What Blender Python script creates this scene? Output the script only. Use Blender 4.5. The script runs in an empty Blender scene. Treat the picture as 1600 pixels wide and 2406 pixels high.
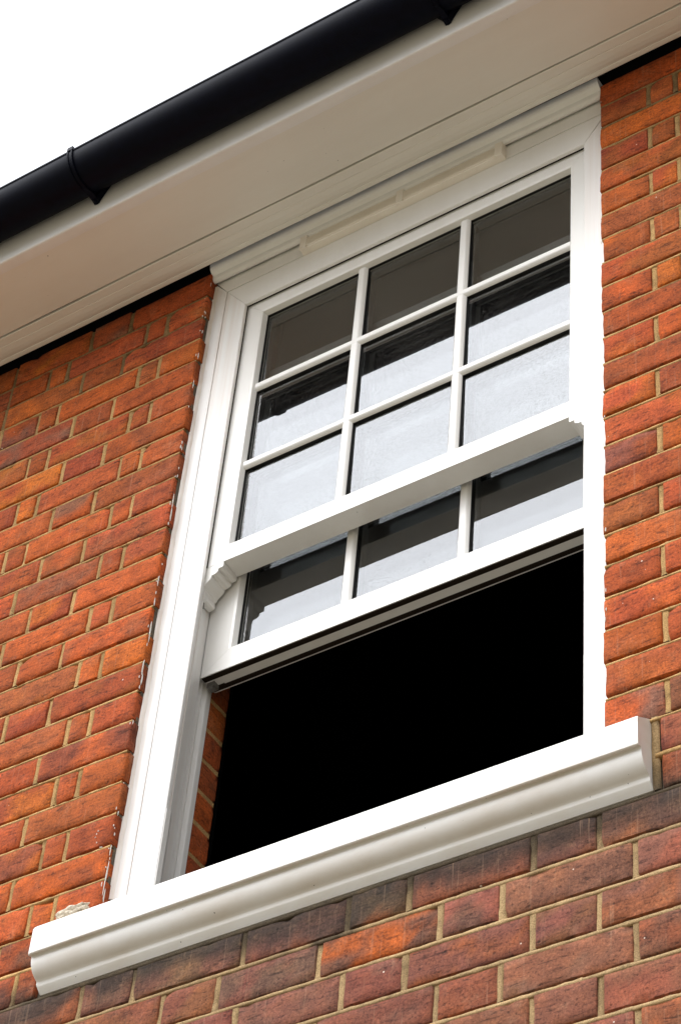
import bpy, bmesh, math, random
from mathutils import Vector, noise
random.seed(11)
C = bpy.context.scene.collection
S = 0.001                                    # the model is written in millimetres
# world frame: X along the wall, Y into the house, Z up; origin = outer corner of the left brick reveal

# ------------------------------------------------------------------ camera
cam = bpy.data.cameras.new('camera')
co = bpy.data.objects.new('camera', cam); C.objects.link(co)
co.location = (2.3309621, -2.5280621, -4.2695185)
co.rotation_mode = 'QUATERNION'
from mathutils import Matrix
R = (Matrix.Rotation(0.67742, 3, 'Z') @ Matrix.Rotation(2.35577, 3, 'X') @ Matrix.Rotation(0.12698, 3, 'Z'))
co.rotation_quaternion = R.to_quaternion()
cam.sensor_fit = 'VERTICAL'; cam.sensor_height = 36; cam.lens = 5712.5 / 2406 * 36
cam.shift_x = 150 / 2406; cam.shift_y = 140 / 2406
cam.clip_start = 0.05; cam.clip_end = 3000
sc = bpy.context.scene
sc.camera = co

# ------------------------------------------------------------------ sky, sun, exposure
SUN_EL, SUN_AZ = math.radians(50), math.radians(184)      # azimuth measured clockwise from +Y
w = bpy.data.worlds.new('World'); sc.world = w; w.use_nodes = True
nt = w.node_tree; nt.nodes.clear()
out = nt.nodes.new('ShaderNodeOutputWorld'); bg = nt.nodes.new('ShaderNodeBackground')
sky = nt.nodes.new('ShaderNodeTexSky'); sky.sky_type = 'NISHITA'; sky.sun_disc = False
sky.sun_elevation = SUN_EL; sky.sun_rotation = SUN_AZ; sky.dust_density = 4; sky.air_density = 1
tc = nt.nodes.new('ShaderNodeTexCoord')
sep = nt.nodes.new('ShaderNodeSeparateXYZ'); nt.links.new(tc.outputs['Generated'], sep.inputs[0])
# overcast cloud: brighter towards the zenith, with soft lumps
mr = nt.nodes.new('ShaderNodeMapRange'); mr.interpolation_type = 'SMOOTHSTEP'; mr.inputs['From Min'].default_value = 0.04; mr.inputs['From Max'].default_value = 0.74
mr.inputs['To Min'].default_value = 2.5; mr.inputs['To Max'].default_value = 15.0
nt.links.new(sep.outputs['Z'], mr.inputs['Value'])
ns = nt.nodes.new('ShaderNodeTexNoise'); ns.inputs['Scale'].default_value = 2.2; ns.inputs['Detail'].default_value = 4
nt.links.new(tc.outputs['Generated'], ns.inputs['Vector'])
mn = nt.nodes.new('ShaderNodeMapRange'); mn.inputs['From Min'].default_value = 0.3; mn.inputs['From Max'].default_value = 0.7
mn.inputs['To Min'].default_value = 0.9; mn.inputs['To Max'].default_value = 1.08
nt.links.new(ns.outputs['Fac'], mn.inputs['Value'])
mu = nt.nodes.new('ShaderNodeMath'); mu.operation = 'MULTIPLY'
nt.links.new(mr.outputs[0], mu.inputs[0]); nt.links.new(mn.outputs[0], mu.inputs[1])
# the sun's glow through thin cloud, high over the left shoulder
GLOW = Vector((-0.42, -0.55, 0.72)).normalized()
dt = nt.nodes.new('ShaderNodeVectorMath'); dt.operation = 'DOT_PRODUCT'; dt.inputs[1].default_value = GLOW
nt.links.new(tc.outputs['Generated'], dt.inputs[0])
gl_ = nt.nodes.new('ShaderNodeMapRange'); gl_.interpolation_type = 'SMOOTHSTEP'
gl_.inputs['From Min'].default_value = math.cos(math.radians(50)); gl_.inputs['From Max'].default_value = math.cos(math.radians(12))
gl_.inputs['To Min'].default_value = 0; gl_.inputs['To Max'].default_value = 35
nt.links.new(dt.outputs['Value'], gl_.inputs['Value'])
ga = nt.nodes.new('ShaderNodeMath'); ga.operation = 'ADD'; nt.links.new(mr.outputs[0], ga.inputs[0]); nt.links.new(gl_.outputs[0], ga.inputs[1])
nt.links.new(ga.outputs[0], mu.inputs[0])
cl = nt.nodes.new('ShaderNodeVectorMath'); cl.operation = 'SCALE'; cl.inputs[0].default_value = (0.965, 0.985, 1.03)
nt.links.new(mu.outputs[0], cl.inputs['Scale'])
mx = nt.nodes.new('ShaderNodeMix'); mx.data_type = 'RGBA'; mx.inputs['Factor'].default_value = 0.88
nt.links.new(sky.outputs['Color'], mx.inputs['A']); nt.links.new(cl.outputs[0], mx.inputs['B'])
nt.links.new(mx.outputs['Result'], bg.inputs['Color']); bg.inputs['Strength'].default_value = 0.10
nt.links.new(bg.outputs[0], out.inputs[0])

sl = bpy.data.lights.new('sun', 'SUN'); sl.energy = 0.6; sl.angle = math.radians(26); sl.color = (1.0, 0.965, 0.91)
so = bpy.data.objects.new('sun', sl); C.objects.link(so)
sd = Vector((math.sin(SUN_AZ) * math.cos(SUN_EL), math.cos(SUN_AZ) * math.cos(SUN_EL), math.sin(SUN_EL)))
so.rotation_mode = 'QUATERNION'; so.rotation_quaternion = sd.to_track_quat('Z', 'Y')
so.location = (0, -6, 6)
sc.view_settings.view_transform = 'Standard'; sc.view_settings.look = 'None'
sc.view_settings.exposure = 0.34; sc.view_settings.gamma = 1.0

# ------------------------------------------------------------------ helpers
def lin(r, g, b, k=1.0):
    f = lambda c: ((c / 255 + 0.055) / 1.055) ** 2.4 if c > 10 else c / 255 / 12.92
    return (f(r) * k, f(g) * k, f(b) * k, 1)

def smooth_ok(me, deg=35):
    for p in me.polygons: p.use_smooth = True
    try: me.set_sharp_from_angle(angle=math.radians(deg))
    except Exception: pass

def mesh(name, verts, faces, mat, parent=None, smooth=False, fmats=None, cols=None):
    me = bpy.data.meshes.new(name)
    me.from_pydata([(v[0] * S, v[1] * S, v[2] * S) for v in verts], [], faces)
    mats = mat if isinstance(mat, (list, tuple)) else [mat]
    for m in mats: me.materials.append(m)
    if fmats: me.polygons.foreach_set('material_index', fmats)
    if cols is not None:
        at = me.color_attributes.new('tint', 'FLOAT_COLOR', 'POINT')
        at.data.foreach_set('color', [c for q in cols for c in q])
    bm = bmesh.new(); bm.from_mesh(me)
    if cols is None and fmats is None:
        bmesh.ops.recalc_face_normals(bm, faces=bm.faces)
    bm.to_mesh(me); bm.free()
    if smooth: smooth_ok(me)
    o = bpy.data.objects.new(name, me); C.objects.link(o)
    if parent: o.parent = parent
    return o

def empty(name, label=None, cat=None, parent=None, group=None):
    o = bpy.data.objects.new(name, None); C.objects.link(o)
    o.empty_display_size = 0.1
    if parent: o.parent = parent
    if label: o['label'] = label
    if cat: o['category'] = cat
    if group: o['group'] = group
    if cat: o['kind'] = 'thing'
    return o

class MB:
    """collects shapes into one mesh"""
    def __init__(s): s.v = []; s.f = []
    def add(s, v, f):
        n = len(s.v); s.v += list(v); s.f += [tuple(i + n for i in q) for q in f]
    def box(s, x0, x1, y0, y1, z0, z1):
        v = [(x, y, z) for x in (x0, x1) for y in (y0, y1) for z in (z0, z1)]
        s.add(v, [(0, 1, 3, 2), (4, 6, 7, 5), (0, 4, 5, 1), (2, 3, 7, 6), (0, 2, 6, 4), (1, 5, 7, 3)])
    def loft(s, a, b):
        n = len(a)
        s.add(list(a) + list(b), [(i, (i + 1) % n, n + (i + 1) % n, n + i) for i in range(n)] + [tuple(range(n))[::-1], tuple(range(n, 2 * n))])
    def build(s, name, mat, parent=None, smooth=False):
        return mesh(name, s.v, s.f, mat, parent, smooth)

def extrude_x(name, prof, x0, x1, mat, parent=None, smooth=False, n=1, wob=0.0, seed=0):
    """prof = [(y,z)] swept along X, optionally with slight waviness"""
    k = len(prof); v = []; f = []
    for i in range(n + 1):
        x = x0 + (x1 - x0) * i / n
        dy = wob * noise.noise(Vector((x * .004, seed, 1.7))); dz = wob * noise.noise(Vector((x * .004, seed, 9.1)))
        v += [(x, y + dy, z + dz) for y, z in prof]
    for i in range(n):
        for j in range(k):
            f.append((i * k + j, i * k + (j + 1) % k, (i + 1) * k + (j + 1) % k, (i + 1) * k + j))
    f.append(tuple(range(k))[::-1]); f.append(tuple(range(n * k, n * k + k)))
    return mesh(name, v, f, mat, parent, smooth)

# ------------------------------------------------------------------ materials
def new_mat(name):
    m = bpy.data.materials.new(name); m.use_nodes = True
    n = m.node_tree; b = n.nodes['Principled BSDF']
    return m, n, b

def nd(n, t, **kw):
    x = n.nodes.new(t)
    for k, v in kw.items():
        if k in x.inputs: x.inputs[k].default_value = v
        else: setattr(x, k, v)
    return x

def ramp(n, src, stops):
    r = n.nodes.new('ShaderNodeValToRGB'); e = r.color_ramp.elements
    while len(e) < len(stops): e.new(0.5)
    for q, (p, c) in zip(e, stops):
        q.position = p; q.color = c if len(c) == 4 else (*c, 1)
    n.links.new(src, r.inputs[0]); return r

def mixc(n, fac, a, b, mode='MIX'):
    m = n.nodes.new('ShaderNodeMix'); m.data_type = 'RGBA'; m.blend_type = mode
    for s_, val in (('Factor', fac), ('A', a), ('B', b)):
        if isinstance(val, (int, float)): m.inputs[s_].default_value = val
        elif isinstance(val, tuple): m.inputs[s_].default_value = val
        else: n.links.new(val, m.inputs[s_])
    return m.outputs['Result']

def coords(n, sx=1, sy=1, sz=1):
    t = n.nodes.new('ShaderNodeNewGeometry'); m = n.nodes.new('ShaderNodeMapping')
    m.inputs['Scale'].default_value = (sx, sy, sz); n.links.new(t.outputs['Position'], m.inputs['Vector']); return m.outputs[0]

def grey(v): return (v, v, v, 1)

def upvc(name, base, specks=0.0, rough=0.32, grime=0.10, grimecol=(0.42, 0.34, 0.25, 1), streak=(14, 14, 3)):
    m, n, b = new_mat(name)
    a = nd(n, 'ShaderNodeTexNoise', Scale=1.0, Detail=5.0, Roughness=0.65); n.links.new(coords(n, *streak), a.inputs['Vector'])
    r = ramp(n, a.outputs['Fac'], [(0.42, grey(0)), (0.72, grey(1))])
    sc1 = nd(n, 'ShaderNodeMath', operation='MULTIPLY'); sc1.inputs[1].default_value = grime; n.links.new(r.outputs[0], sc1.inputs[0])
    c = mixc(n, sc1.outputs[0], base, grimecol)
    if specks:
        v = nd(n, 'ShaderNodeTexVoronoi', Scale=60.0); n.links.new(coords(n), v.inputs['Vector'])
        wn = nd(n, 'ShaderNodeTexWhiteNoise'); n.links.new(v.outputs['Position'], wn.inputs['Vector'])
        sz = nd(n, 'ShaderNodeMapRange'); sz.inputs['From Min'].default_value = 1 - specks; sz.inputs['From Max'].default_value = 1.0
        sz.inputs['To Min'].default_value = 0.0; sz.inputs['To Max'].default_value = 0.075; n.links.new(wn.outputs['Value'], sz.inputs['Value'])
        d2 = nd(n, 'ShaderNodeTexNoise', Scale=400.0); n.links.new(coords(n), d2.inputs['Vector'])
        ad = nd(n, 'ShaderNodeMath', operation='MULTIPLY_ADD'); ad.inputs[1].default_value = 0.12; n.links.new(d2.outputs['Fac'], ad.inputs[0]); n.links.new(v.outputs['Distance'], ad.inputs[2])
        sb = nd(n, 'ShaderNodeMath', operation='SUBTRACT'); sb.inputs[1].default_value = 0.06; n.links.new(ad.outputs[0], sb.inputs[0])
        lt = nd(n, 'ShaderNodeMath', operation='LESS_THAN'); n.links.new(sb.outputs[0], lt.inputs[0]); n.links.new(sz.outputs[0], lt.inputs[1])
        c = mixc(n, lt.outputs[0], c, (0.05, 0.035, 0.025, 1))
    n.links.new(c, b.inputs['Base Color']); b.inputs['Roughness'].default_value = rough
    b.inputs['Specular IOR Level'].default_value = 0.4
    n2 = nd(n, 'ShaderNodeTexNoise', Scale=9.0, Detail=3.0); n.links.new(coords(n), n2.inputs['Vector'])
    bp = nd(n, 'ShaderNodeBump', Strength=0.06, Distance=0.004); n.links.new(n2.outputs['Fac'], bp.inputs['Height']); n.links.new(bp.outputs[0], b.inputs['Normal'])
    return m

M = {}
M['upvc'] = upvc('white_plastic', (0.80, 0.79, 0.765, 1))
M['frame'] = upvc('frame_plastic', (0.80, 0.79, 0.77, 1), specks=0.05, grime=0.34, grimecol=(0.58, 0.45, 0.36, 1), streak=(55, 55, 1.1))
M['soffit'] = upvc('soffit_plastic', (0.79, 0.765, 0.705, 1), specks=0.10, grime=0.10, streak=(2, 9, 9))
M['fascia'] = upvc('fascia_plastic', (0.80, 0.79, 0.78, 1), specks=0.10, grime=0.08)
M['rail'] = upvc('sash_rail_plastic', (0.80, 0.79, 0.765, 1), specks=0.05)
M['vent'] = upvc('vent_plastic', (0.83, 0.775, 0.69, 1))
M['sill'] = upvc('sill_paint', (0.80, 0.79, 0.765, 1), specks=0.40, rough=0.30, grime=0.34, grimecol=(0.50, 0.38, 0.24, 1), streak=(5, 9, 14))
M['sealant'] = upvc('white_sealant', (0.72, 0.66, 0.60, 1), grime=0.45, streak=(60, 60, 12), grimecol=(0.40, 0.25, 0.18, 1))

def plain(name, col, rough, spec=0.5, bump=0.0, scale=200):
    m, n, b = new_mat(name)
    a = nd(n, 'ShaderNodeTexNoise', Scale=float(scale), Detail=4.0); n.links.new(coords(n), a.inputs['Vector'])
    r = ramp(n, a.outputs['Fac'], [(0.3, tuple(c * 0.75 for c in col[:3])), (0.7, tuple(min(1, c * 1.25) for c in col[:3]))])
    n.links.new(r.outputs[0], b.inputs['Base Color']); b.inputs['Roughness'].default_value = rough; b.inputs['Specular IOR Level'].default_value = spec
    if bump:
        bp = nd(n, 'ShaderNodeBump', Strength=bump, Distance=0.002); n.links.new(a.outputs['Fac'], bp.inputs['Height']); n.links.new(bp.outputs[0], b.inputs['Normal'])
    return m
M['black'] = plain('black_gutter_plastic', (0.0014, 0.0022, 0.0075, 1), 0.5, 0.08, 0.05, 60)
M['rubber'] = plain('black_rubber', (0.008, 0.008, 0.008, 1), 0.6, 0.3)
M['spacer'] = plain('spacer_bar', (0.035, 0.037, 0.036, 1), 0.45, 0.5)
M['brush'] = plain('dirty_brush_seal_and_gap_shade', (0.022, 0.015, 0.010, 1), 0.95, 0.1, 0.8, 900)
M['room'] = plain('room_darkness', (0.004, 0.004, 0.004, 1), 0.95, 0.05)  # near-black colour stands in for the darkness of room and eaves gap
M['steel'] = plain('grey_metal', (0.16, 0.15, 0.14, 1), 0.4)
M['fleck'] = plain('white_paint_fleck', (0.66, 0.63, 0.57, 1), 0.8, 0.2, 0.6, 500)
M['tile'] = plain('unseen_roof_brown_tile', (0.10, 0.055, 0.035, 1), 0.9, 0.2, 0.5, 40)
M['lump'] = plain('crumbly_mortar', (0.62, 0.55, 0.44, 1), 0.95, 0.1, 1.0, 260)
M['ground'] = plain('pale_gravel', (0.170, 0.147, 0.103, 1), 0.95, 0.1, 0.4, 3)

# glass: one clear reflecting face per pane, faint dust and rain marks
def glass(name, ior, dust):
    m, n, b = new_mat(name); n.nodes.remove(b); o = n.nodes['Material Output']
    tr = nd(n, 'ShaderNodeBsdfTransparent'); tr.inputs['Color'].default_value = (0.74, 0.75, 0.75, 1)
    gl = nd(n, 'ShaderNodeBsdfGlossy'); gl.inputs['Roughness'].default_value = 0.0; gl.inputs['Color'].default_value = (0.97, 0.985, 1.0, 1)
    nz = nd(n, 'ShaderNodeTexNoise', Scale=2.4, Detail=1.0); n.links.new(coords(n), nz.inputs['Vector'])
    bp = nd(n, 'ShaderNodeBump', Strength=0.025, Distance=0.004); n.links.new(nz.outputs['Fac'], bp.inputs['Height']); n.links.new(bp.outputs[0], gl.inputs['Normal'])
    fr = nd(n, 'ShaderNodeFresnel', IOR=ior); gm = nd(n, 'ShaderNodeNewGeometry')
    iv = nd(n, 'ShaderNodeMath', operation='SUBTRACT'); iv.inputs[0].default_value = 1; n.links.new(gm.outputs['Backfacing'], iv.inputs[1])
    mu = nd(n, 'ShaderNodeMath', operation='MULTIPLY'); n.links.new(fr.outputs[0], mu.inputs[0]); n.links.new(iv.outputs[0], mu.inputs[1])
    mx = nd(n, 'ShaderNodeMixShader'); n.links.new(mu.outputs[0], mx.inputs[0]); n.links.new(tr.outputs[0], mx.inputs[1]); n.links.new(gl.outputs[0], mx.inputs[2])
    if dust:
        d = nd(n, 'ShaderNodeTexNoise', Scale=190.0, Detail=4.0, Roughness=0.75); n.links.new(coords(n), d.inputs['Vector'])
        d2 = nd(n, 'ShaderNodeTexNoise', Scale=7.0, Detail=2.0); n.links.new(coords(n), d2.inputs['Vector'])
        r = ramp(n, d.outputs['Fac'], [(0.47, grey(0)), (0.62, grey(dust))])
        r2 = ramp(n, d2.outputs['Fac'], [(0.35, grey(0.25)), (0.65, grey(1))])
        k = nd(n, 'ShaderNodeMath', operation='MULTIPLY'); n.links.new(r.outputs[0], k.inputs[0]); n.links.new(r2.outputs[0], k.inputs[1])
        k2 = nd(n, 'ShaderNodeMath', operation='MULTIPLY'); n.links.new(k.outputs[0], k2.inputs[0]); n.links.new(iv.outputs[0], k2.inputs[1])
        df = nd(n, 'ShaderNodeBsdfDiffuse'); df.inputs['Color'].default_value = (0.32, 0.30, 0.28, 1)
        m2 = nd(n, 'ShaderNodeMixShader'); n.links.new(k2.outputs[0], m2.inputs[0]); n.links.new(mx.outputs[0], m2.inputs[1]); n.links.new(df.outputs[0], m2.inputs[2]); mx = m2
    n.links.new(mx.outputs[0], o.inputs['Surface']); return m
M['glass'] = glass('window_glass', 1.92, 0.13)
M['glass_in'] = glass('inner_glass', 1.38, 0.0)

def brick_mat():
    m, n, b = new_mat('red_brick')
    at = nd(n, 'ShaderNodeAttribute', attribute_name='tint')
    # cloudy change of tone inside each brick
    a = nd(n, 'ShaderNodeTexNoise', Scale=28.0, Detail=6.0, Roughness=0.6); n.links.new(coords(n, 0.7, 1, 1), a.inputs['Vector'])
    r1 = ramp(n, a.outputs['Fac'], [(0.30, (0.66, 0.66, 0.70)), (0.5, (1, 1, 1)), (0.72, (1.28, 1.22, 1.05))])
    c = mixc(n, 1.0, at.outputs['Color'], r1.outputs[0], 'MULTIPLY')
    # pale bloom
    bl = nd(n, 'ShaderNodeTexNoise', Scale=17.0, Detail=5.0, Roughness=0.75); n.links.new(coords(n), bl.inputs['Vector'])
    rb = ramp(n, bl.outputs['Fac'], [(0.56, grey(0)), (0.80, grey(0.42))])
    c = mixc(n, rb.outputs[0], c, (0.34, 0.20, 0.12, 1))
    # grit: dark and light grains
    g = nd(n, 'ShaderNodeTexNoise', Scale=210.0, Detail=5.0, Roughness=0.8); n.links.new(coords(n), g.inputs['Vector'])
    rg = ramp(n, g.outputs['Fac'], [(0.36, grey(0.45)), (0.46, grey(0.92)), (0.54, grey(1.05)), (0.65, grey(1.5))])
    c = mixc(n, 1.0, c, rg.outputs[0], 'MULTIPLY')
    # drag marks and creases
    cr = nd(n, 'ShaderNodeTexNoise', Scale=1.0, Detail=7.0, Roughness=0.72, Distortion=0.6); n.links.new(coords(n, 26, 26, 130), cr.inputs['Vector'])
    rc = ramp(n, cr.outputs['Fac'], [(0.33, grey(0.16)), (0.42, grey(0.72)), (0.48, grey(1))])
    c = mixc(n, 0.9, c, rc.outputs[0], 'MULTIPLY')
    # faint upright scratches and wash marks
    scx = nd(n, 'ShaderNodeTexNoise', Scale=1.0, Detail=3.0, Roughness=0.6); n.links.new(coords(n, 170, 170, 5), scx.inputs['Vector'])
    rs = ramp(n, scx.outputs['Fac'], [(0.60, grey(0)), (0.78, grey(0.30))])
    c = mixc(n, rs.outputs[0], c, (0.44, 0.27, 0.17, 1))
    # pits
    v = nd(n, 'ShaderNodeTexVoronoi', Scale=95.0); n.links.new(coords(n), v.inputs['Vector'])
    wn = nd(n, 'ShaderNodeTexWhiteNoise'); n.links.new(v.outputs['Position'], wn.inputs['Vector'])
    th = nd(n, 'ShaderNodeMapRange'); th.inputs['From Min'].default_value = 0.80; th.inputs['From Max'].default_value = 1; th.inputs['To Max'].default_value = 0.26
    n.links.new(wn.outputs['Value'], th.inputs['Value'])
    sb = nd(n, 'ShaderNodeMath', operation='SUBTRACT'); n.links.new(v.outputs['Distance'], sb.inputs[0]); n.links.new(th.outputs[0], sb.inputs[1])
    rp = ramp(n, sb.outputs[0], [(0.0, grey(0.30)), (0.06, grey(1))])
    c = mixc(n, 0.6, c, rp.outputs[0], 'MULTIPLY')
    # rare white specks of lime
    v2 = nd(n, 'ShaderNodeTexVoronoi', Scale=42.0); n.links.new(coords(n), v2.inputs['Vector'])
    wn2 = nd(n, 'ShaderNodeTexWhiteNoise'); n.links.new(v2.outputs['Position'], wn2.inputs['Vector'])
    th2 = nd(n, 'ShaderNodeMapRange'); th2.inputs['From Min'].default_value = 0.86; th2.inputs['From Max'].default_value = 1; th2.inputs['To Max'].default_value = 0.085
    n.links.new(wn2.outputs['Value'], th2.inputs['Value'])
    lt = nd(n, 'ShaderNodeMath', operation='LESS_THAN'); n.links.new(v2.outputs['Distance'], lt.inputs[0]); n.links.new(th2.outputs[0], lt.inputs[1])
    c = mixc(n, lt.outputs[0], c, (0.62, 0.50, 0.42, 1))
    n.links.new(c, b.inputs['Base Color']); b.inputs['Roughness'].default_value = 0.88; b.inputs['Specular IOR Level'].default_value = 0.25
    h = mixc(n, 0.5, g.outputs['Fac'], cr.outputs['Fac'])
    h = mixc(n, 0.35, h, rp.outputs[0])
    bp = nd(n, 'ShaderNodeBump', Strength=0.75, Distance=0.003); n.links.new(h, bp.inputs['Height']); n.links.new(bp.outputs[0], b.inputs['Normal'])
    return m
M['brick'] = brick_mat()

def mortar_mat():
    m, n, b = new_mat('lime_mortar')
    at = nd(n, 'ShaderNodeAttribute', attribute_name='tint')
    a = nd(n, 'ShaderNodeTexNoise', Scale=30.0, Detail=5.0, Roughness=0.7); n.links.new(coords(n), a.inputs['Vector'])
    r = ramp(n, a.outputs['Fac'], [(0.28, grey(0.55)), (0.5, grey(1)), (0.75, grey(1.2))])
    c = mixc(n, 1.0, at.outputs['Color'], r.outputs[0], 'MULTIPLY')
    g = nd(n, 'ShaderNodeTexNoise', Scale=420.0, Detail=3.0, Roughness=0.8); n.links.new(coords(n), g.inputs['Vector'])
    rg = ramp(n, g.outputs['Fac'], [(0.35, grey(0.55)), (0.5, grey(1)), (0.7, grey(1.35))])
    c = mixc(n, 0.9, c, rg.outputs[0], 'MULTIPLY')
    n.links.new(c, b.inputs['Base Color']); b.inputs['Roughness'].default_value = 0.95; b.inputs['Specular IOR Level'].default_value = 0.15
    bp = nd(n, 'ShaderNodeBump', Strength=0.8, Distance=0.002); n.links.new(g.outputs['Fac'], bp.inputs['Height']); n.links.new(bp.outputs[0], b.inputs['Normal'])
    return m
M['mortar'] = mortar_mat()

# ------------------------------------------------------------------ ground
gm_ = MB(); gm_.add([(-900000, -900000, -5900), (900000, -900000, -5900), (900000, 900000, -5900), (-900000, 900000, -5900)], [(0, 1, 2, 3)])
g = gm_.build('ground', M['ground']); g['kind'] = 'structure'

# ------------------------------------------------------------------ brick wall
XR = 990                                        # right brick corner of the opening
SX0, SX1, SZ0, SZ1 = -110, 1066, -1866, -1712   # the sill's bed in the wall
COURSE = 75
WX0, WX1 = -1500, 2700
ROWTOP, ROWBOT = -1, 78
wall = empty('brick_wall', 'orange red brick wall with cream mortar around the white sash window', 'brick wall')

PAL = [((180, 90, 40), 5), ((174, 83, 42), 8), ((168, 79, 44), 8), ((161, 75, 45), 5), ((162, 85, 48), 4), ((153, 77, 52), 1.6), ((188, 102, 42), .6), ((160, 82, 48), 4)]
PALB = [((138, 85, 72), 6), ((143, 84, 67), 6), ((134, 85, 74), 5), ((130, 88, 78), 3), ((147, 84, 62), 4), ((150, 84, 62), .6), ((134, 80, 71), 5)]
def pick(pal):
    t = random.uniform(0, sum(w for _, w in pal))
    for c, w_ in pal:
        t -= w_
        if t <= 0: break
    j = random.uniform(0.9, 1.08)
    c = (c[0], c[1], c[2] * (.82 if pal is not PALB else .88))
    return lin(*[min(255, max(5, q * j + random.uniform(-4, 4))) for q in c], 0.92 if pal is not PALB else .84)

def joints_for(row):
    """list of (x0,x1) brick spans in a course (mortar centre to mortar centre), with the opening left out"""
    sp = []
    def seq(start, lens, direction, limit):
        x = start; k = 0; lst = []
        while (x > limit) if direction < 0 else (x < limit):
            L = lens[k] if k < len(lens) else lens[len(lens) - 2 + (k - len(lens)) % 2]
            nx = x + direction * L
            lst.append((min(x, nx), max(x, nx))); x = nx; k += 1
        return lst
    if row < 25:
        even = row % 2 == 0
        if even: left = seq(0, [107.5, 56, 225, 56, 112.5, 225, 112.5], -1, WX0)
        else: left = seq(0, [220, 112.5, 225, 112.5, 225, 112.5], -1, WX0)
        if even: right = seq(XR, [107.5, 60, 225, 112.5, 225, 112.5], 1, WX1)
        else: right = seq(XR, [220, 112.5, 225, 112.5], 1, WX1)
        if row in (23, 24):
            left = [(a, min(b, SX0 - 2)) for a, b in left if a < SX0 - 25]
            right = [(max(a, SX1 + 12), b) for a, b in right if b > SX1 + 35]
        right = [(SX1 + 12 if i == 0 and row in (23, 24) else a, b) for i, (a, b) in enumerate(right)]
        sp = left + right
        if row < -1: sp += seq(0, [225, 112.5], 1, XR)
    else:
        if row % 2: base = [-7, 105, 327, 529, 643, 865, 977]; nl = [225, 112.5]; nr = [225, 112.5]
        else: base = [172, 284, 480, 702, 812, 1036, 1149]; nl = [225, 112.5]; nr = [225, 112.5]
        sp = list(zip(base[:-1], base[1:])) + seq(base[0], nl, -1, WX0) + seq(base[-1], nr, 1, WX1)
    return sp

def sst(a, b, x):
    t = min(1, max(0, (x - a) / (b - a))); return t * t * (3 - 2 * t)
def stain(x, z):
    """0..1 amount of grime washed down from the sill: drips with their own ragged outline"""
    if not (-330 < x < 1330 and -2080 < z < -1700): return 0
    n1 = noise.noise(Vector((x * .011, z * .004, 2))); n2 = noise.noise(Vector((x * .045, z * .012, 8)))
    a = 0
    if -140 < x < 1150:
        reach = 70 + 80 * n1 + 34 * n2
        a = .95 * (1 - sst(.35 * reach, reach + 12, -1862 - z)) if z < -1855 else 0
    for cx, cz, rx, rz, k in ((1075, -1890, 95, 75, .65), (-150, -1885, 120, 60, .8), (480, -1900, 230, 60, .85), (1020, -1872, 50, 50, .6)):
        d = math.hypot((x - cx) / rx, (z - cz) / rz) + .55 * n1 + .35 * n2
        a = max(a, k * (1 - sst(.55, 1.05, d)))
    return a
STAIN = lin(54, 50, 44, .8)
def stained(c, x, z):
    a = stain(x, z) * .92
    return tuple(p * (1 - a) + q * a for p, q in zip(c[:3], STAIN)) + (1,)

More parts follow.
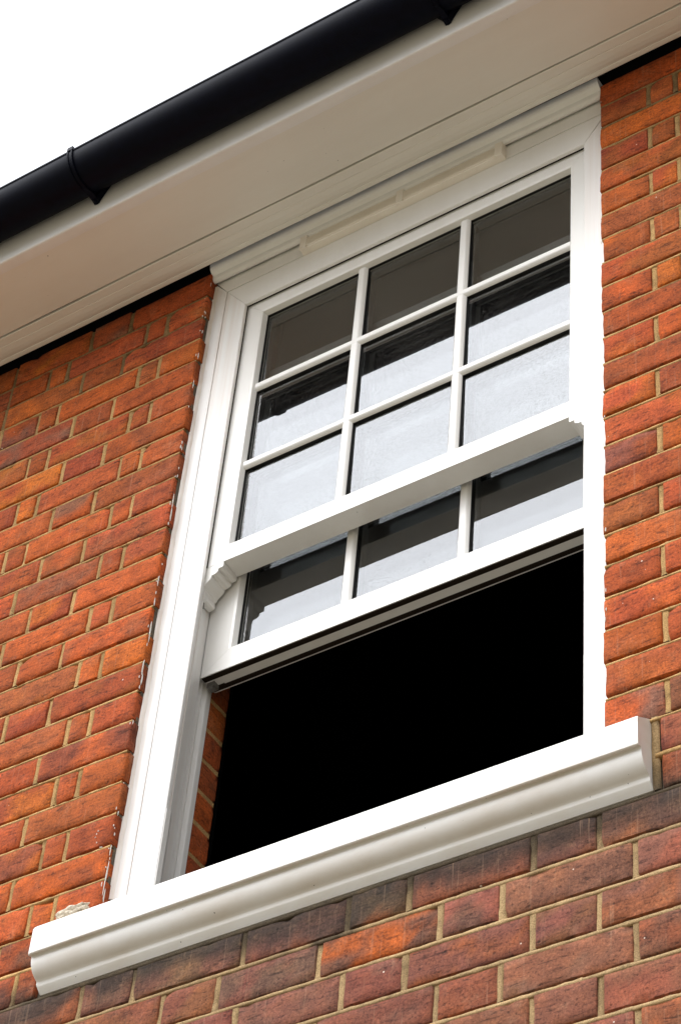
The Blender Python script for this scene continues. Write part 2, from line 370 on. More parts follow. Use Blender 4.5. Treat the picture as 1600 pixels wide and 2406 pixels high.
bv, bf, bc = [], [], []
def add_brick(x0, x1, z0, z1, col, fine=True, depth=24, setback=0.0, free_l=False, free_r=False, alt=None, side_dirt_shade=1.0):
    """one brick: a gridded, slightly chipped face with rounded arrises, and its sides"""
    wdt, h = x1 - x0, z1 - z0
    if fine:
        nx = max(2, int(wdt / 16)); nz = 4
        xs = [0, 2.2] + [2.2 + (wdt - 4.4) * i / nx for i in range(1, nx)] + [wdt - 2.2, wdt]
        zs = [0, 2.0] + [2.0 + (h - 4) * i / nz for i in range(1, nz)] + [h - 2.0, h]
    else:
        xs = [0, 2.2, wdt - 2.2, wdt]; zs = [0, 2, h - 2, h]
    n0 = len(bv); W_, H_ = len(xs), len(zs)
    tx, tz, ty = random.uniform(-.006, .006), random.uniform(-.012, .012), setback + random.uniform(-1.0, 1.2)
    seed = random.uniform(0, 500)
    chips = [(random.choice((0, wdt)) if random.random() < .45 else random.uniform(0, wdt), random.choice((0, h)), random.uniform(5, 12)) for _ in range(random.choice((0, 1, 1, 2, 3)))] if fine else []
    wob = lambda q: 1.1 * noise.noise(Vector((q * .03, seed, 0)))
    for j, z in enumerate(zs):
        for i, x in enumerate(xs):
            ex = i in (0, W_ - 1); ez = j in (0, H_ - 1)
            y = ty + tx * (x - wdt / 2) + tz * (z - h / 2) + .7 * noise.noise(Vector((x * .04, z * .05, seed)))
            px, pz = x, z
            if ex or ez:
                y += random.uniform(1.3, 3.0) + (1.2 if ex and ez else 0)
            if fine:
                if ez: pz += wob(x + (300 if j else 0)) + random.uniform(-.35, .35)
                if ex: px += wob(z + (300 if i else 0)) * .8 + random.uniform(-.3, .3)
                for cx, cz, r in chips:
                    d = math.hypot(x - cx, (z - cz) * 1.3)
                    if d < r * 1.6: y += (1 - d / (r * 1.6)) * r * .55
            k = .90 + .18 * random.random()
            t = sst(-.15, .4, noise.noise(Vector((x * .014, z * .022, seed + 40))) + .35 * noise.noise(Vector((x * .05, z * .06, seed + 9)))) if alt else 0
            cc = tuple((p * (1 - t) + q * t) * k for p, q in zip(col[:3], alt[:3] if alt else col[:3]))
            bv.append((x0 + px, y, z0 + pz)); bc.append(stained(cc, x0 + px, z0 + pz))
    for j in range(H_ - 1):
        for i in range(W_ - 1):
            a = n0 + j * W_ + i
            bf.append((a, a + 1, a + W_ + 1, a + W_))
    # sides
    rim = [i for i in range(W_)] + [j * W_ + W_ - 1 for j in range(1, H_)] + [(H_ - 1) * W_ + i for i in range(W_ - 2, -1, -1)] + [j * W_ for j in range(H_ - 2, 0, -1)]
    m0 = len(bv)
    for q in rim:
        x, y, z = bv[n0 + q]
        bv.append((x, y + depth, z)); bc.append(tuple(c * side_dirt_shade for c in bc[n0 + q][:3]) + (1,))
    L = len(rim)
    for q in range(L):
        bf.append((n0 + rim[(q + 1) % L], n0 + rim[q], m0 + q, m0 + (q + 1) % L))

mv, mf, mc = [], [], []
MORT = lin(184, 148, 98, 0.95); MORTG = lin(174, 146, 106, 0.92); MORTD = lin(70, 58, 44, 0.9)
def strip_h(x0, x1, z, col, step=14, fine=True, rec=4.2, lift=.2):
    """weather-struck bed joint: tucked in under the upper brick, flush over the lower one"""
    if not fine: step = 400
    n = max(1, int((x1 - x0) / step)); k0 = len(mv); sd = random.uniform(0, 99)
    for i in range(n + 1):
        x = x0 + (x1 - x0) * i / n
        d = noise.noise(Vector((x * .02, sd, 3))) if fine else 0; e = noise.noise(Vector((x * .09, sd, 7))) if fine else 0
        ins = rec + 1.5 * d
        f2 = noise.noise(Vector((x * .05, sd, 13))) if fine else 0
        mv.extend([(x, 14, z + 6.5), (x, ins + 3, z + 6.0), (x, ins, z + lift + .6 + 2.0 * e + 1.6 * d), (x, .7 + .7 * d + .5 * f2, z + lift + 2.0 * e + 1.6 * d), (x, .2 + .7 * d + .5 * e, z - 4.6 + 1.7 * f2), (x, 2.6 + d, z - 6.2 + 1.4 * f2), (x, 14, z - 6.8)])
        q = stained(col, x, z)
        kk = 1 + .12 * d
        mc.extend([(q[0] * kk, q[1] * kk, q[2] * kk, 1)] * 7)
    for i in range(n):
        for j in range(6):
            a = k0 + i * 7 + j
            mf.append((a, a + 1, a + 8, a + 7))
def strip_v(x, z0, z1, col, wd=10, fine=True, y=2.4):
    n = 5 if fine else 1; k0 = len(mv); sd = random.uniform(0, 99); t = random.uniform(-1.5, 1.5); yy = y + random.uniform(-1, 1.2)
    for i in range(n + 1):
        z = z0 + (z1 - z0) * i / n
        e = noise.noise(Vector((z * .06, sd, 1))); e2 = noise.noise(Vector((z * .06, sd, 5)))
        xa, xb = x - wd / 2 - 1.2 + 1.5 * e, x + wd / 2 + 1.2 + 1.5 * e2
        mv.extend([(xa - .8, yy + 3.5, z), (xa + 1.4, yy + e, z), (xb - 1.4, yy + t * .8 + e2, z), (xb + .8, yy + 3.5, z)])
        mc.extend([stained(col, x, z)] * 4)
    for i in range(n):
        for j in range(3):
            a = k0 + i * 4 + j
            mf.append((a, a + 1, a + 5, a + 4))

for row in range(ROWTOP, ROWBOT):
    zt, zb = -COURSE * row - COURSE * 0, -COURSE * (row + 1)
    finez = -3 <= row <= 32
    for a, b in joints_for(row):
        fine = finez and -650 < a < 1750
        z0, z1 = zb + 4.6, zt - 4.6
        if row == 22 and SX0 < (a + b) / 2 < SX1: z0 = SZ1 - 10
        if row == 24: z0 = max(z0, zb + 4.6)
        below = row >= 25
        near = below or (row >= 22 and a > 900)
        col = pick(PALB if near and random.random() < .995 else PAL)
        if row in (25, 26) and 40 < a < 640: col = pick([((116, 82, 72), 3), ((108, 84, 76), 3), ((126, 78, 66), 2)])
        if row == -1: z1 += 8
        l = 5 if a not in (0, XR) else 0; r = 5 if b != 0 else 0
        if a == XR: l = 0
        jx = random.uniform(-1.6, 1.6) if fine else 0
        x0 = a + (l + (jx if l else random.uniform(-3.5, 3.0) if fine else 0)); x1 = b - (r + (jx if r else random.uniform(-2.0, 2.0) if fine else 0))
        alt = pick(PALB if below or random.random() < .08 else PAL)
        if below and random.random() < .12: alt = pick(PAL[1:4])
        add_brick(x0, x1, z0 + random.uniform(-.8, .8), z1 + random.uniform(-.8, .8), col, fine, depth=26 if b == 0 else 22, alt=alt, side_dirt_shade=.3 if b == 0 else 1)  # left reveal sides darkened: dirt plus shade painted into the tint
        # perpend to the left of the brick
        mcol = MORTG if below else MORT
        kk = random.uniform(.75, 1.08); mcol = tuple(q * kk for q in mcol[:3]) + (1,)
        if row <= 1: mcol = tuple(q * .5 + d * .5 for q, d in zip(mcol, MORTD))  # top perpends darkened: dirt, and soffit shade painted in
        if a not in (XR, SX1 + 12): strip_v(a, zb + 3, zt - 3, mcol, 10 if not below else 11, fine)
    # the bed joint under this course
    dirt_shade = row <= 0  # top bed joints get a tint of dirt and painted shade
    for (p, q) in ([(WX0, WX1)] if (row >= 24) else [(WX0, SX0 - 2), (SX1 + 8, WX1)] if row == 23 else [(WX0, 0), (XR, WX1)]):
        x = p
        while x < q:
            nx = min(q, x + random.uniform(180, 420))
            if x < -650: nx = min(q, -650) if x < -660 else nx
            fine = finez and -660 <= x < 1750
            kk = random.uniform(.82, 1.1)
            base = MORTG if row >= 24 else MORT
            col = tuple(c * kk for c in base[:3]) + (1,)
            if dirt_shade: col = tuple(c * .5 + d * .5 for c, d in zip(col, MORTD))
            strip_h(x, nx if nx < q else q, zb, col, fine=fine, rec=(9 if dirt_shade else 10.0 + random.uniform(-2.0, 2.0)), lift=1.4 if row >= 23 else -1.0)
            x = nx
# mortar that beds the sill's right end
strip_v(SX1 + 6.5, SZ0 - 2, SZ1 - 9, MORTG, 10, True, 2.6)
# inner leaf seen through the open sash: brick return at the left side of the opening
def side_brick(y0, y1, z0, z1, col, X=70):
    n0 = len(bv); ys = [y0 + (y1 - y0) * i / 6 for i in range(7)]; zs = [z0 + (z1 - z0) * i / 4 for i in range(5)]
    sd = random.uniform(0, 99)
    for j, z in enumerate(zs):
        for i, y in enumerate(ys):
            e = i in (0, 6) or j in (0, 4)
            bv.append((X - (2.2 if e else 0) + .8 * noise.noise(Vector((y * .05, z * .05, sd))), y + random.uniform(-.8, .8), z + random.uniform(-.8, .8))); bc.append(col)
    for j in range(4):
        for i in range(6):
            a = n0 + j * 7 + i; bf.append((a, a + 1, a + 8, a + 7))
    bv.extend([(X - 40, y1, z0), (X - 40, y1, z1)]); bc.extend([col, col])
    bf.append((n0 + 6, len(bv) - 2, len(bv) - 1, n0 + 34))
for k in range(-1, 25):
    zt = -23 - 75 * k
    side_brick(133, 189, zt - 70, zt - 5, pick(PAL))
    a = len(mv)
    mv.extend([(67.5, 133, zt - 80.5), (67.5, 188, zt - 80.5), (67.5, 188, zt - 69), (67.5, 133, zt - 69)]); mc.extend([MORT] * 4); mf.append((a, a + 1, a + 2, a + 3))

nb = len(bv)
wall_face = mesh('brickwork', bv, bf, M['brick'], wall, cols=bc)
for p in wall_face.data.polygons: p.use_smooth = True
try: wall_face.data.set_sharp_from_angle(angle=math.radians(50))
except Exception: pass
wm = mesh('mortar', mv, mf, M['mortar'], wall, cols=mc)
for p in wm.data.polygons: p.use_smooth = True
core = MB()
for x0, x1, z0, z1 in ((WX0, -1, SZ0, 74), (XR + 48, WX1, SZ0, 74), (WX0, WX1, -5895, SZ0 - 12), (-1, XR + 48, 138, 225)):
    core.box(x0, x1, 11, 240, z0, z1)
core.box(-1, 66, 134, 188, SZ0, 138); core.box(XR - 24, XR + 48, 140, 240, SZ0, 138)
core.box(-1, XR + 48, 60, 240, SZ0 - 12, -1735)
cm = core.v
co_ = mesh('wall_core', core.v, core.f, M['mortar'], wall, cols=[(0.12, 0.10, 0.075, 1)] * len(core.v))

# white paint flecks and smears left on the brick corner beside the frame
fl = MB()
def fleck(x, y, z, w_, h, ny):
    k = 7; ring = []; ring2 = []
    for i in range(k):
        a = 2 * math.pi * i / k; r = random.uniform(.6, 1.15)
        p = (math.cos(a) * w_ * r, math.sin(a) * h * r)
        if ny: ring.append((x + p[0], y, z + p[1])); ring2.append((x + p[0] * .7, y - .9, z + p[1] * .8))
        else: ring.append((x, y + p[0], z + p[1])); ring2.append((x + .9, y + p[0] * .7, z + p[1] * .8))
    fl.loft(ring, ring2)
z = 40
while z > -1690:
    t = (40 - z) / 1730
    if random.random() < .35 + .45 * t and not (20 < (-z) % 75 < 26):
        L = random.uniform(3, 8) if random.random() < .6 else random.uniform(10, 24) * (.5 + t)
        fleck(random.uniform(.4, 1.4), random.uniform(1.5, 6), z, random.uniform(1.0, 2.3), L, False)
        if random.random() < .5: fleck(random.uniform(-4, 0), random.uniform(-.4, 1.4), z + random.uniform(-8, 8), random.uniform(.7, 1.8), random.uniform(1.5, 8), True)
    z -= random.uniform(9, 34)
z = 60
while z > -1650:
    if random.random() < .5: fleck(XR + random.uniform(-1.5, 3), random.uniform(-.2, 1.0), z, random.uniform(.6, 1.6), random.uniform(2, 8), True)
    z -= random.uniform(20, 70)
for _ in range(6):
    fleck(random.uniform(-42, -14), random.uniform(-1.2, -.2), random.uniform(-1580, -1530), random.uniform(.8, 2.2), random.uniform(.8, 2.4), True)
fo = fl.build('paint_flecks', M['fleck'], wall); fo['kind'] = 'stuff'

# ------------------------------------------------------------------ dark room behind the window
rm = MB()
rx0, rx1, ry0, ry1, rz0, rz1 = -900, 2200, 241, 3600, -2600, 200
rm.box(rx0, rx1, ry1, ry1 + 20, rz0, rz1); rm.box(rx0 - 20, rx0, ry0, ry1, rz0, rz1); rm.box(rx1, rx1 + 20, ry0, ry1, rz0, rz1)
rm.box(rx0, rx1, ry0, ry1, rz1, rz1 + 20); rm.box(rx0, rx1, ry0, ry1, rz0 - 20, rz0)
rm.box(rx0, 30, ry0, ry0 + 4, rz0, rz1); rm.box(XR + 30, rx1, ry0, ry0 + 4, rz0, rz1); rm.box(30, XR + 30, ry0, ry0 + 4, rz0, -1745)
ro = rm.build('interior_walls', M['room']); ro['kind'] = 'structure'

# ------------------------------------------------------------------ sash window
win = empty('sash_window', 'white plastic sliding sash window with nine panes, lower sash pushed up', 'window')
FX0, FX1, FZ = 0, 1031, -1745
MID = 515.5
# jamb cross-section (x from the outer edge, y)
J = [(0, 25), (34, 25), (34.6, 28.6), (36.6, 28.6), (37.6, 25), (92.6, 25), (94, 26.4), (94, 32.6), (89, 33.2), (89, 41), (91.5, 41.6), (91.5, 43.2), (70, 44.5),
     (70, 92), (59, 94), (59, 105), (66, 106.5), (66, 109.5), (62, 111), (62, 114), (70, 117), (71, 119), (71, 131), (0, 131)]
def jamb(mirror):
    b = MB()
    X = (lambda x: 2 * MID - x) if mirror else (lambda x: x)
    top = lambda x: min(66, -64.4 + (94 - x) * 1.345)
    lo = [(X(x), y, FZ) for x, y in J]; hi = [(X(x), y, top(x)) for x, y in J]
    if mirror:            # the outer edge is tucked behind the brick corner
        lo = [(min(p[0], XR + 40), p[1], p[2]) for p in lo]; hi = [(min(p[0], XR + 40), p[1], p[2]) for p in hi]
    b.loft(lo, hi)
    return b.build('jamb', M['frame'], win)
jamb(False); jamb(True)
H = [(-64, 32.6), (-64, 26.4), (-62.6, 25), (13, 25), (13.4, 29), (15.8, 29), (16.4, 25), (66, 25), (66, 131), (-36, 131), (-36, 41), (-40, 36), (-52, 33.2)]
b = MB(); xa = lambda z: 94.4 - (z + 64) / 1.345
b.loft([(max(.5, xa(z)), y, z) for z, y in H], [(2 * MID - max(41.5, xa(z)), y, z) for z, y in H]); b.build('head', M['upvc'], win)
# moulded trim along the top of the frame
extrude_x('head_trim', [(30, 71), (21.6, 71), (20.2, 59), (17.5, 57), (15, 56.4), (11, 58), (8, 61.5), (7, 66), (6.6, 72.5), (3.5, 74.6), (-1, 77.4), (-4.5, 81.5), (-7, 86.5), (-8, 92), (-8.4, 100), (30, 100)], 0.5, XR - 3, M['upvc'], win, smooth=False, n=24, wob=.8, seed=3)
# shadow-gap filler behind the trim
# pile seal, black to paint the gap's shadow between lip and upper sash
b = MB(); b.box(95, 2 * MID - 95, 33, 37.8, -61.5, -53)
for X in (lambda x: x, lambda x: 2 * MID - x): b.box(min(X(84), X(92.9)), max(X(84), X(92.9)), 33.4, 37.8, -884, -56)
b.build('pile_seal_shade', M['brush'], win)
# trickle vent
vt = MB(); vt.loft([(240, 25.5, 14), (240, 11, 17), (240, 9.5, 20), (240, 9.5, 52), (240, 12, 58), (240, 25.5, 61)], [(752, 25.5, 14), (752, 11, 17), (752, 9.5, 20), (752, 9.5, 52), (752, 12, 58), (752, 25.5, 61)]); 
for x in (240, 489, 734): vt.box(x, x + 17, 6.2, 10, 15, 59)
vent = vt.build('trickle_vent', M['vent'], win)
lv = MB()
for k in range(6):
    z = 21 + k * 4.6
    for xa_, xb_ in ((258, 488), (507, 733)):
        lv.loft([(xa_, 9.6, z), (xa_, 5.6, z + .6), (xa_, 5.6, z + 1.5), (xa_, 9.6, z + 2.6)], [(xb_, 9.6, z), (xb_, 5.6, z + .6), (xb_, 5.6, z + 1.5), (xb_, 9.6, z + 2.6)])
lv.build('louvre', M['vent'], vent)
# infill cover at the foot of the left (visible) track, and its twin
for mir in (0, 1):
    c = MB(); X = (lambda x: 2 * MID - x) if mir else (lambda x: x)
    pr = [(93.6, 27), (95, 27.5), (95, 40), (74, 68), (69, 68), (69, 40)]
    c.loft([(X(x), y, FZ) for x, y in pr], [(X(x), y, -1508 + (y - 27) * .35) for x, y in pr]); c.build('track_cover', M['upvc'], win)
# sealant beads between brick and frame
for xs_, name in ((1, 'sealant'), (XR - 1, 'sealant')):
    v, f = [], []; n = 120; sg = 1 if xs_ < 500 else -1
    for i in range(n + 1):
        z = 50 - (1735) * i / n
        a = noise.noise(Vector((i * .35, xs_, 0))) * 1.6 + random.uniform(-.5, .5)
        v += [(xs_ - sg * 3, 19 + a * .5, z), (xs_ + sg * (1 + a * .4), 20.5 + a * .5, z), (xs_ + sg * (5 + a), 23.5, z), (xs_ + sg * (7 + a), 26, z), (xs_ - sg * 3, 26, z)]
    for i in range(n):
        for j in range(5): f.append((i * 5 + j, i * 5 + (j + 1) % 5, i * 5 + 5 + (j + 1) % 5, i * 5 + 5 + j))
    mesh(name, v, f, M['sealant'], win, smooth=True)

VB = (389.5, 643.5)
def sash(name, x0, x1, z0, z1, Y, gx0, gx1, gz0, gz1, hbars, deep, bottom_mat):
    """ring of two stiles and two rails (mitred), bars, panes; outer x0..x1 / z0..z1, glass opening g*"""
    s = empty(name, parent=win)
    # profile: fraction of the face width, depth
    P = [(0, 0), (.86, 0), (.93, 1.6), (.975, 9), (1, 14), (1, deep - 5), (.9, deep), (0, deep)]
    wl, wr, wt, wb = gx0 - x0, x1 - gx1, z1 - gz1, gz0 - z0
    gp = .35
    def pt(cx, cz, t, d): return (x0 + wl * t if cx == 0 else x1 - wr * t, Y + d, z0 + wb * t if cz == 0 else z1 - wt * t)
    for cx in (0, 1):
        q = MB(); q.loft([(p[0], p[1], p[2] + gp) for p in (pt(cx, 0, t, d) for t, d in P)], [(p[0], p[1], p[2] - gp) for p in (pt(cx, 1, t, d) for t, d in P)])
        q.build('stile', M['upvc'], s)
    for cz in (0, 1):
        q = MB(); q.loft([(p[0] + gp, p[1], p[2]) for p in (pt(0, cz, t, d) for t, d in P)], [(p[0] - gp, p[1], p[2]) for p in (pt(1, cz, t, d) for t, d in P)])
        q.build('rail', bottom_mat if cz == 0 else M['upvc'], s)
    # glazing bars (ovolo section)
    yb = Y + 16
    sec = lambda hw, dy: [(-hw, yb + 1), (-hw, yb - 2.5 + dy), (-hw * .86, yb - 5.5 + dy), (-hw * .62, yb - 8.6 + dy), (-hw * .42, yb - 10 + dy), (hw * .42, yb - 10 + dy), (hw * .62, yb - 8.6 + dy), (hw * .86, yb - 5.5 + dy), (hw, yb - 2.5 + dy), (hw, yb + 1)]
    for xb in VB:
        q = MB(); pr = sec(12.6, .5)
        q.loft([(xb + u, y, gz0 - 1) for u, y in pr], [(xb + u, y, gz1 + 1) for u, y in pr])
        q.box(xb - 9, xb + 9, Y + 44.8, Y + 50, gz0, gz1)
        q.build('glazing_bar', M['upvc'], s)
    for zb in hbars:
        q = MB(); pr = sec(12.2, 0)
        q.loft([(gx0 - 1, y, zb + u) for u, y in pr], [(gx1 + 1, y, zb + u) for u, y in pr])
        q.box(gx0, gx1, Y + 45.2, Y + 49.6, zb - 9, zb + 9)
        q.build('glazing_bar', M['upvc'], s)
    fm = MB()
    for xb in VB: fm.box(xb - 11.6, xb + 11.6, Y + 16.6, Y + 19.7, gz0, gz1)
    for zb in hbars: fm.box(gx0, gx1, Y + 16.9, Y + 19.5, zb - 11.4, zb + 11.4)
    fm.build('bar_foam', M['rubber'], s)
    xs = [gx0] + list(VB) + [gx1]; zs = [gz0] + sorted(hbars) + [gz1]
    gk, spc = MB(), MB()
    for i in range(3):
        for j in range(len(zs) - 1):
            a0 = xs[i] + (12 if i else 0); a1 = xs[i + 1] - (12 if i < 2 else 0)
            c0 = zs[j] + (12 if j else 0); c1 = zs[j + 1] - (12 if j < len(zs) - 2 else 0)
            p0 = xs[i] + (.6 if i else -4); p1 = xs[i + 1] - (.6 if i < 2 else -4); q0 = zs[j] + (.6 if j else -4); q1 = zs[j + 1] - (.6 if j < len(zs) - 2 else -4)
            # sealed units never sit quite in plane: the upper ones lean out by about half a degree
            rx_, rz_ = random.uniform(-.5, .5) * .003, (-.011 if Y < 60 else -.002) + random.uniform(-.5, .5) * .003
            for dpt, mt, nm in ((20, M['glass'], 'pane'), (39, M['glass_in'], 'inner_pane')):
                q = MB(); q.box(p0, p1, Y + dpt, Y + dpt + 3.6, q0, q1)
                q.v = [(x, y + (x - (p0 + p1) / 2) * rx_ + (z - (q0 + q1) / 2) * rz_, z) for x, y, z in q.v]
                q.build(nm, mt, s)
            def ring(mb, y0, y1, wd):
                mb.box(a0 - 2, a0 + wd, y0, y1, c0 - 2, c1 + 2); mb.box(a1 - wd, a1 + 2, y0, y1, c0 - 2, c1 + 2)
                mb.box(a0 + wd, a1 - wd, y0 + .3, y1 - .3, c0 - 2, c0 + wd); mb.box(a0 + wd, a1 - wd, y0 + .3, y1 - .3, c1 - wd, c1 + 2)
            ring(gk, Y + 13.4, Y + 19.8, .8); ring(spc, Y + 23.9, Y + 38.7, 6.5)
    gk.build('gasket', M['rubber'], s); spc.build('spacer_bar', M['spacer'], s)
    return s

UY, LY = 38, 91
up = sash('upper_sash', 72, 959, -884, -42, UY, 141, 895, -834, -105, (-350.5, -597.5), 49, M['rail'])
lo_ = sash('lower_sash', 72, 959, -1129, -250, LY, 140, 895, -1070, -297, (-555, -813), 48, M['rail'])
# horns under the meeting rail
HP = [(73, -884.6), (131.5, -884.6), (131.5, -895), (130, -898), (121, -898), (119.5, -900), (120.5, -903.5), (118.5, -907), (113.5, -909.8), (107, -910.5), (105, -912), (105.5, -916), (103, -920.5), (98.5, -924.5), (92.5, -930), (89.5, -934.5), (88.5, -938), (85.5, -939.5), (85.5, -947), (87.5, -950), (86, -955), (81, -957.5), (73, -958)]
for mir in (0, 1):
    q = MB(); X = (lambda x: 2 * MID - x) if mir else (lambda x: x)
    q.loft([(X(x), UY + .4, z) for x, z in HP], [(X(x), UY + 47, z) for x, z in HP]); q.build('sash_horn', M['upvc'], up)
    t = MB(); t.box(X(74) - 6, X(74) + 6, 40, 60, -972, -956); t.box(X(74) - 4, X(74) + 4, 44, 56, -980, -972); t.build('track_stop', M['steel'], up)
# underside of the lower sash: brush seal, clip strip, handle groove
q = MB(); q.box(74, 957, LY + 2, LY + 13, -1131.5, -1128.5); q.box(74, 957, LY + 32, LY + 44.5, -1130.8, -1128.5); q.build('brush_seal', M['brush'], lo_)
q = MB(); q.box(108, 957, LY + 13.2, LY + 31.8, -1132, -1128.4); q.box(74, 957, LY + 48.2, LY + 50, -1127.5, -1100); q.build('finger_rail', M['upvc'], lo_)
q = MB(); q.box(75, 92, LY + 18, LY + 34, -1140, -1129.2); q.box(79, 88, LY + 20, LY + 30, -1146, -1140); q.build('pivot_shoe', M['steel'], lo_)

# ------------------------------------------------------------------ sill
SP = [(28, -1706), (-36, -1748.5), (-39, -1749.5), (-40.4, -1752.5), (-40.6, -1780), (-40.6, -1803), (-40, -1806), (-38.5, -1807.2), (-34, -1806.4), (-31.5, -1804.6), (-30.2, -1806.5),
      (-29.8, -1811), (-29, -1817), (-27, -1823), (-24, -1828.6), (-20, -1833.6), (-15, -1838), (-9.5, -1841.4), (-5, -1843.5), (-3.6, -1845.5), (-3.2, -1850.5), (-1.8, -1852.5), (3, -1857.5), (8, -1863), (28, -1865)]
n = 60; v, f = [], []; k = len(SP); cy, cz = -12, -1800
stations = [(SX0, .90), (SX0 + 1.5, .955), (SX0 + 4, .985), (SX0 + 9, 1)] + [(SX0 + 9 + (SX1 - SX0 - 12) * i / n, 1) for i in range(1, n)] + [(SX1 - 2.2, 1), (SX1, .985)]
for x, sc_ in stations:
    wv = .35 * noise.noise(Vector((x * .006, 0, 2)))
    for y, z in SP:
        yy = cy + (y - cy) * sc_ if y < 0 else y
        v.append((x + random.uniform(-.15, .15), yy + wv, cz + (z - cz) * (1 - (1 - sc_) * .55) + wv))
m_ = len(stations)
for i in range(m_ - 1):
    for j in range(k): f.append((i * k + j, i * k + (j + 1) % k, (i + 1) * k + (j + 1) % k, (i + 1) * k + j))
f.append(tuple(range(k))[::-1]); f.append(tuple(range((m_ - 1) * k, m_ * k)))
sill = mesh('window_sill', v, f, M['sill'], None, smooth=True)
sill['label'] = 'white painted moulded stone sill projecting below the sash window'; sill['category'] = 'window sill'; sill['kind'] = 'thing'

# crumbly lump of mortar on the left end of the sill
bm = bmesh.new(); bmesh.ops.create_icosphere(bm, subdivisions=4, radius=1)
for q in bm.verts:
    p = q.co.copy(); d = 1 + .42 * noise.noise(p * 2.3 + Vector((5, 1, 2))) + .2 * noise.noise(p * 6)
    q.co = Vector((p.x * 34 * d - 52, p.y * 9 * d - 9, p.z * 11 * d - 1713)) * S
    if q.co.z < -1.733: q.co.z = -1.733
me = bpy.data.meshes.new('mortar_lump'); bm.to_mesh(me); bm.free(); me.materials.append(M['lump'])
lump = bpy.data.objects.new('mortar_lump', me); C.objects.link(lump)
lump['label'] = 'crumbly pale mortar lump left on the sill against the bricks'; lump['category'] = 'mortar'; lump['kind'] = 'thing'

# ------------------------------------------------------------------ eaves: soffit, fascia, added unseen roof
EX0, EX1 = -1500, 2700
ZS = 75
eaves = empty('roof_eaves', 'boxed white plastic eaves with soffit and fascia above the window', 'eaves')
extrude_x('soffit_board', [(-255, ZS + 2.2), (-93, ZS + 2.2), (-92.3, ZS + 3), (-92.3, ZS + 14), (-255, ZS + 14)], EX0, EX1, M['soffit'], eaves, n=40, wob=1.0, seed=5)
extrude_x('soffit_trim', [(-89.2, ZS + 9), (-88.8, ZS + 1.2), (-87.6, ZS), (-69, ZS - .4), (-67.5, ZS + .5), (-66, ZS - .6), (-53, ZS - 1.4), (-43, ZS - .8), (-36, ZS + .8), (-34.8, ZS + 1.8), (-33.4, ZS + .6), (-26, ZS + .4), (-23, ZS + 1), (-22, ZS + 2.6), (-22, ZS + 9)], EX0, EX1, M['soffit'], eaves, n=60, wob=1.3, seed=8)
extrude_x('fascia_board', [(-238, ZS + 1.6), (-238, ZS + .2), (-260, ZS), (-263, ZS + .6), (-264.6, ZS + 2.2), (-265, ZS + 5), (-265, ZS + 190), (-247, ZS + 190), (-247, ZS + 14), (-240, ZS + 12)], EX0, EX1, M['fascia'], eaves, smooth=True, n=40, wob=.8, seed=9)
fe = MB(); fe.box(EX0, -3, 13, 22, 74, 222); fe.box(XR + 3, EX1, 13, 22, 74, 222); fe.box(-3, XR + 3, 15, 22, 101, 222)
fe.build('gap_shadow_sheet', M['room'], eaves)  # black sheet standing in for the shadow in the eaves gap
rf = MB()  # unseen roof, added to keep sky light out of the eaves
a0, a1 = math.radians(38), 0
for k in range(9):
    y = -303 + k * 270; z = 246 + (k * 270) * math.tan(a0)
    rf.loft([(EX0, y, z), (EX0, y, z + 22), (EX0, y + 300, z + 300 * math.tan(a0) + 4), (EX0, y + 300, z + 300 * math.tan(a0) - 14)], [(EX1, y, z), (EX1, y, z + 22), (EX1, y + 300, z + 300 * math.tan(a0) + 4), (EX1, y + 300, z + 300 * math.tan(a0) - 14)])
rf.build('unseen_roof', M['tile'], eaves)

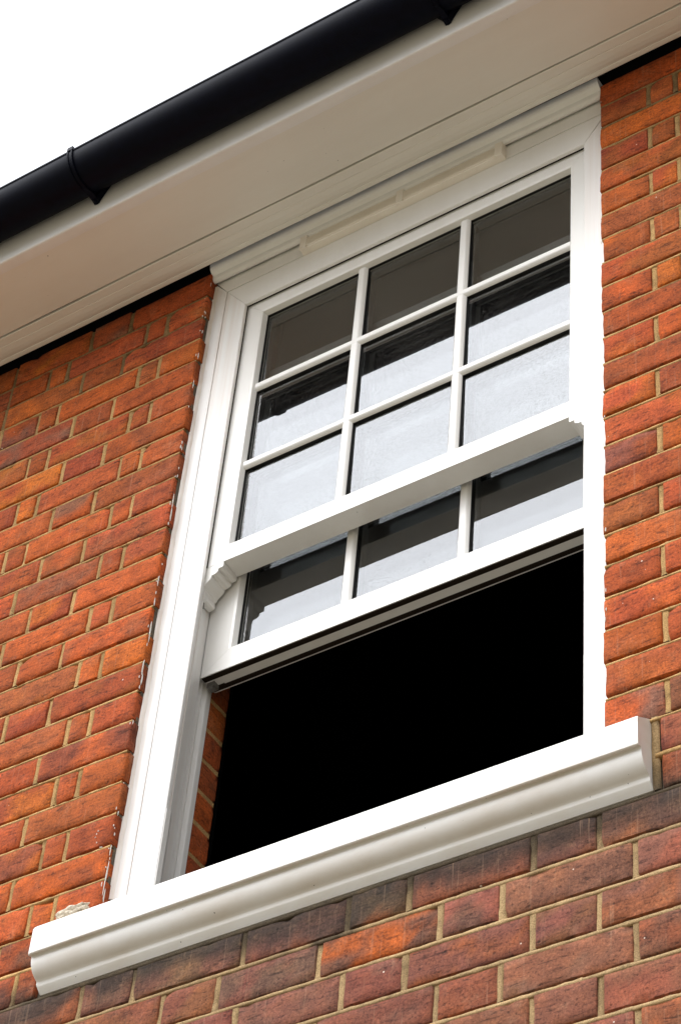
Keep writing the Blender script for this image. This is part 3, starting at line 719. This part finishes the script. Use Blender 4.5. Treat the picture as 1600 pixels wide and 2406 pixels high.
# ------------------------------------------------------------------ gutter
gut = empty('rain_gutter', 'black half round plastic gutter hung along the white fascia', 'gutter')
GY, GZ, GR = -324, 173, 56
pr = []
for i in range(25):
    a = math.pi + math.pi * i / 24; pr.append((GY + GR * math.cos(a), GZ + GR * math.sin(a)))
pr = [(GY - GR - 1.5, GZ + 7), (GY - GR - 2.6, GZ + 4)] + [(GY - GR - 2, GZ + 1)] + pr + [(GY + GR, GZ + 8), (GY + GR - 2.5, GZ + 8)]
for i in range(24, -1, -1):
    a = math.pi + math.pi * i / 24; pr.append((GY + (GR - 2.6) * math.cos(a), GZ + (GR - 2.6) * math.sin(a)))
pr += [(GY - GR + 4, GZ + 5), (GY - GR + 2.4, GZ + 8)]
extrude_x('trough', pr, EX0, EX1, M['black'], gut, smooth=True, n=20, wob=1.2, seed=21)
def bracket_mesh(xc):
    q = MB()
    for x0, x1, r in ((xc - 8, xc + 8, GR + 2.2), (xc - 7, xc - 4, GR + 4.4), (xc + 4, xc + 7, GR + 4.4)):
        A, B = [], []
        for i in range(25):
            a = math.pi * .965 + math.pi * 1.03 * i / 24
            A.append((GY + r * math.cos(a), GZ + r * math.sin(a) )); 
        for i in range(24, -1, -1):
            a = math.pi * .965 + math.pi * 1.03 * i / 24
            B.append((GY + (GR - 1) * math.cos(a), GZ + (GR - 1) * math.sin(a)))
        P_ = A + B
        q.loft([(x0, y, z) for y, z in P_], [(x1, y, z) for y, z in P_])
    # clip over the rim
    q.box(xc - 7.5, xc + 7.5, GY - GR - 5, GY - GR + 6, GZ + 2, GZ + 14)
    # back plate on the fascia, tapering to a point, and the web under the trough
    pl = [(xc - 30, 182), (xc - 30, 164), (xc - 16, 140), (xc - 5, 117), (xc - 2, 114), (xc + 2, 114), (xc + 5, 117), (xc + 16, 140), (xc + 30, 164), (xc + 30, 182)]
    q.loft([(x, -279, z) for x, z in pl], [(x, -265.4, z) for x, z in pl])
    wb = [(-279, 118), (-266, 115), (-266, 164), (-293, 134), (-323, 117), (-315, 114), (-293, 120)]
    q.loft([(xc - 7, y, z) for y, z in wb], [(xc + 7, y, z) for y, z in wb])
    return q
q = bracket_mesh(0)
first = q.build('gutter_bracket', M['black'], gut)
first.location.x = -0.132
for x in (-1.044, 0.780, 1.692):
    o = first.copy(); C.objects.link(o); o.parent = gut; o.location.x = x
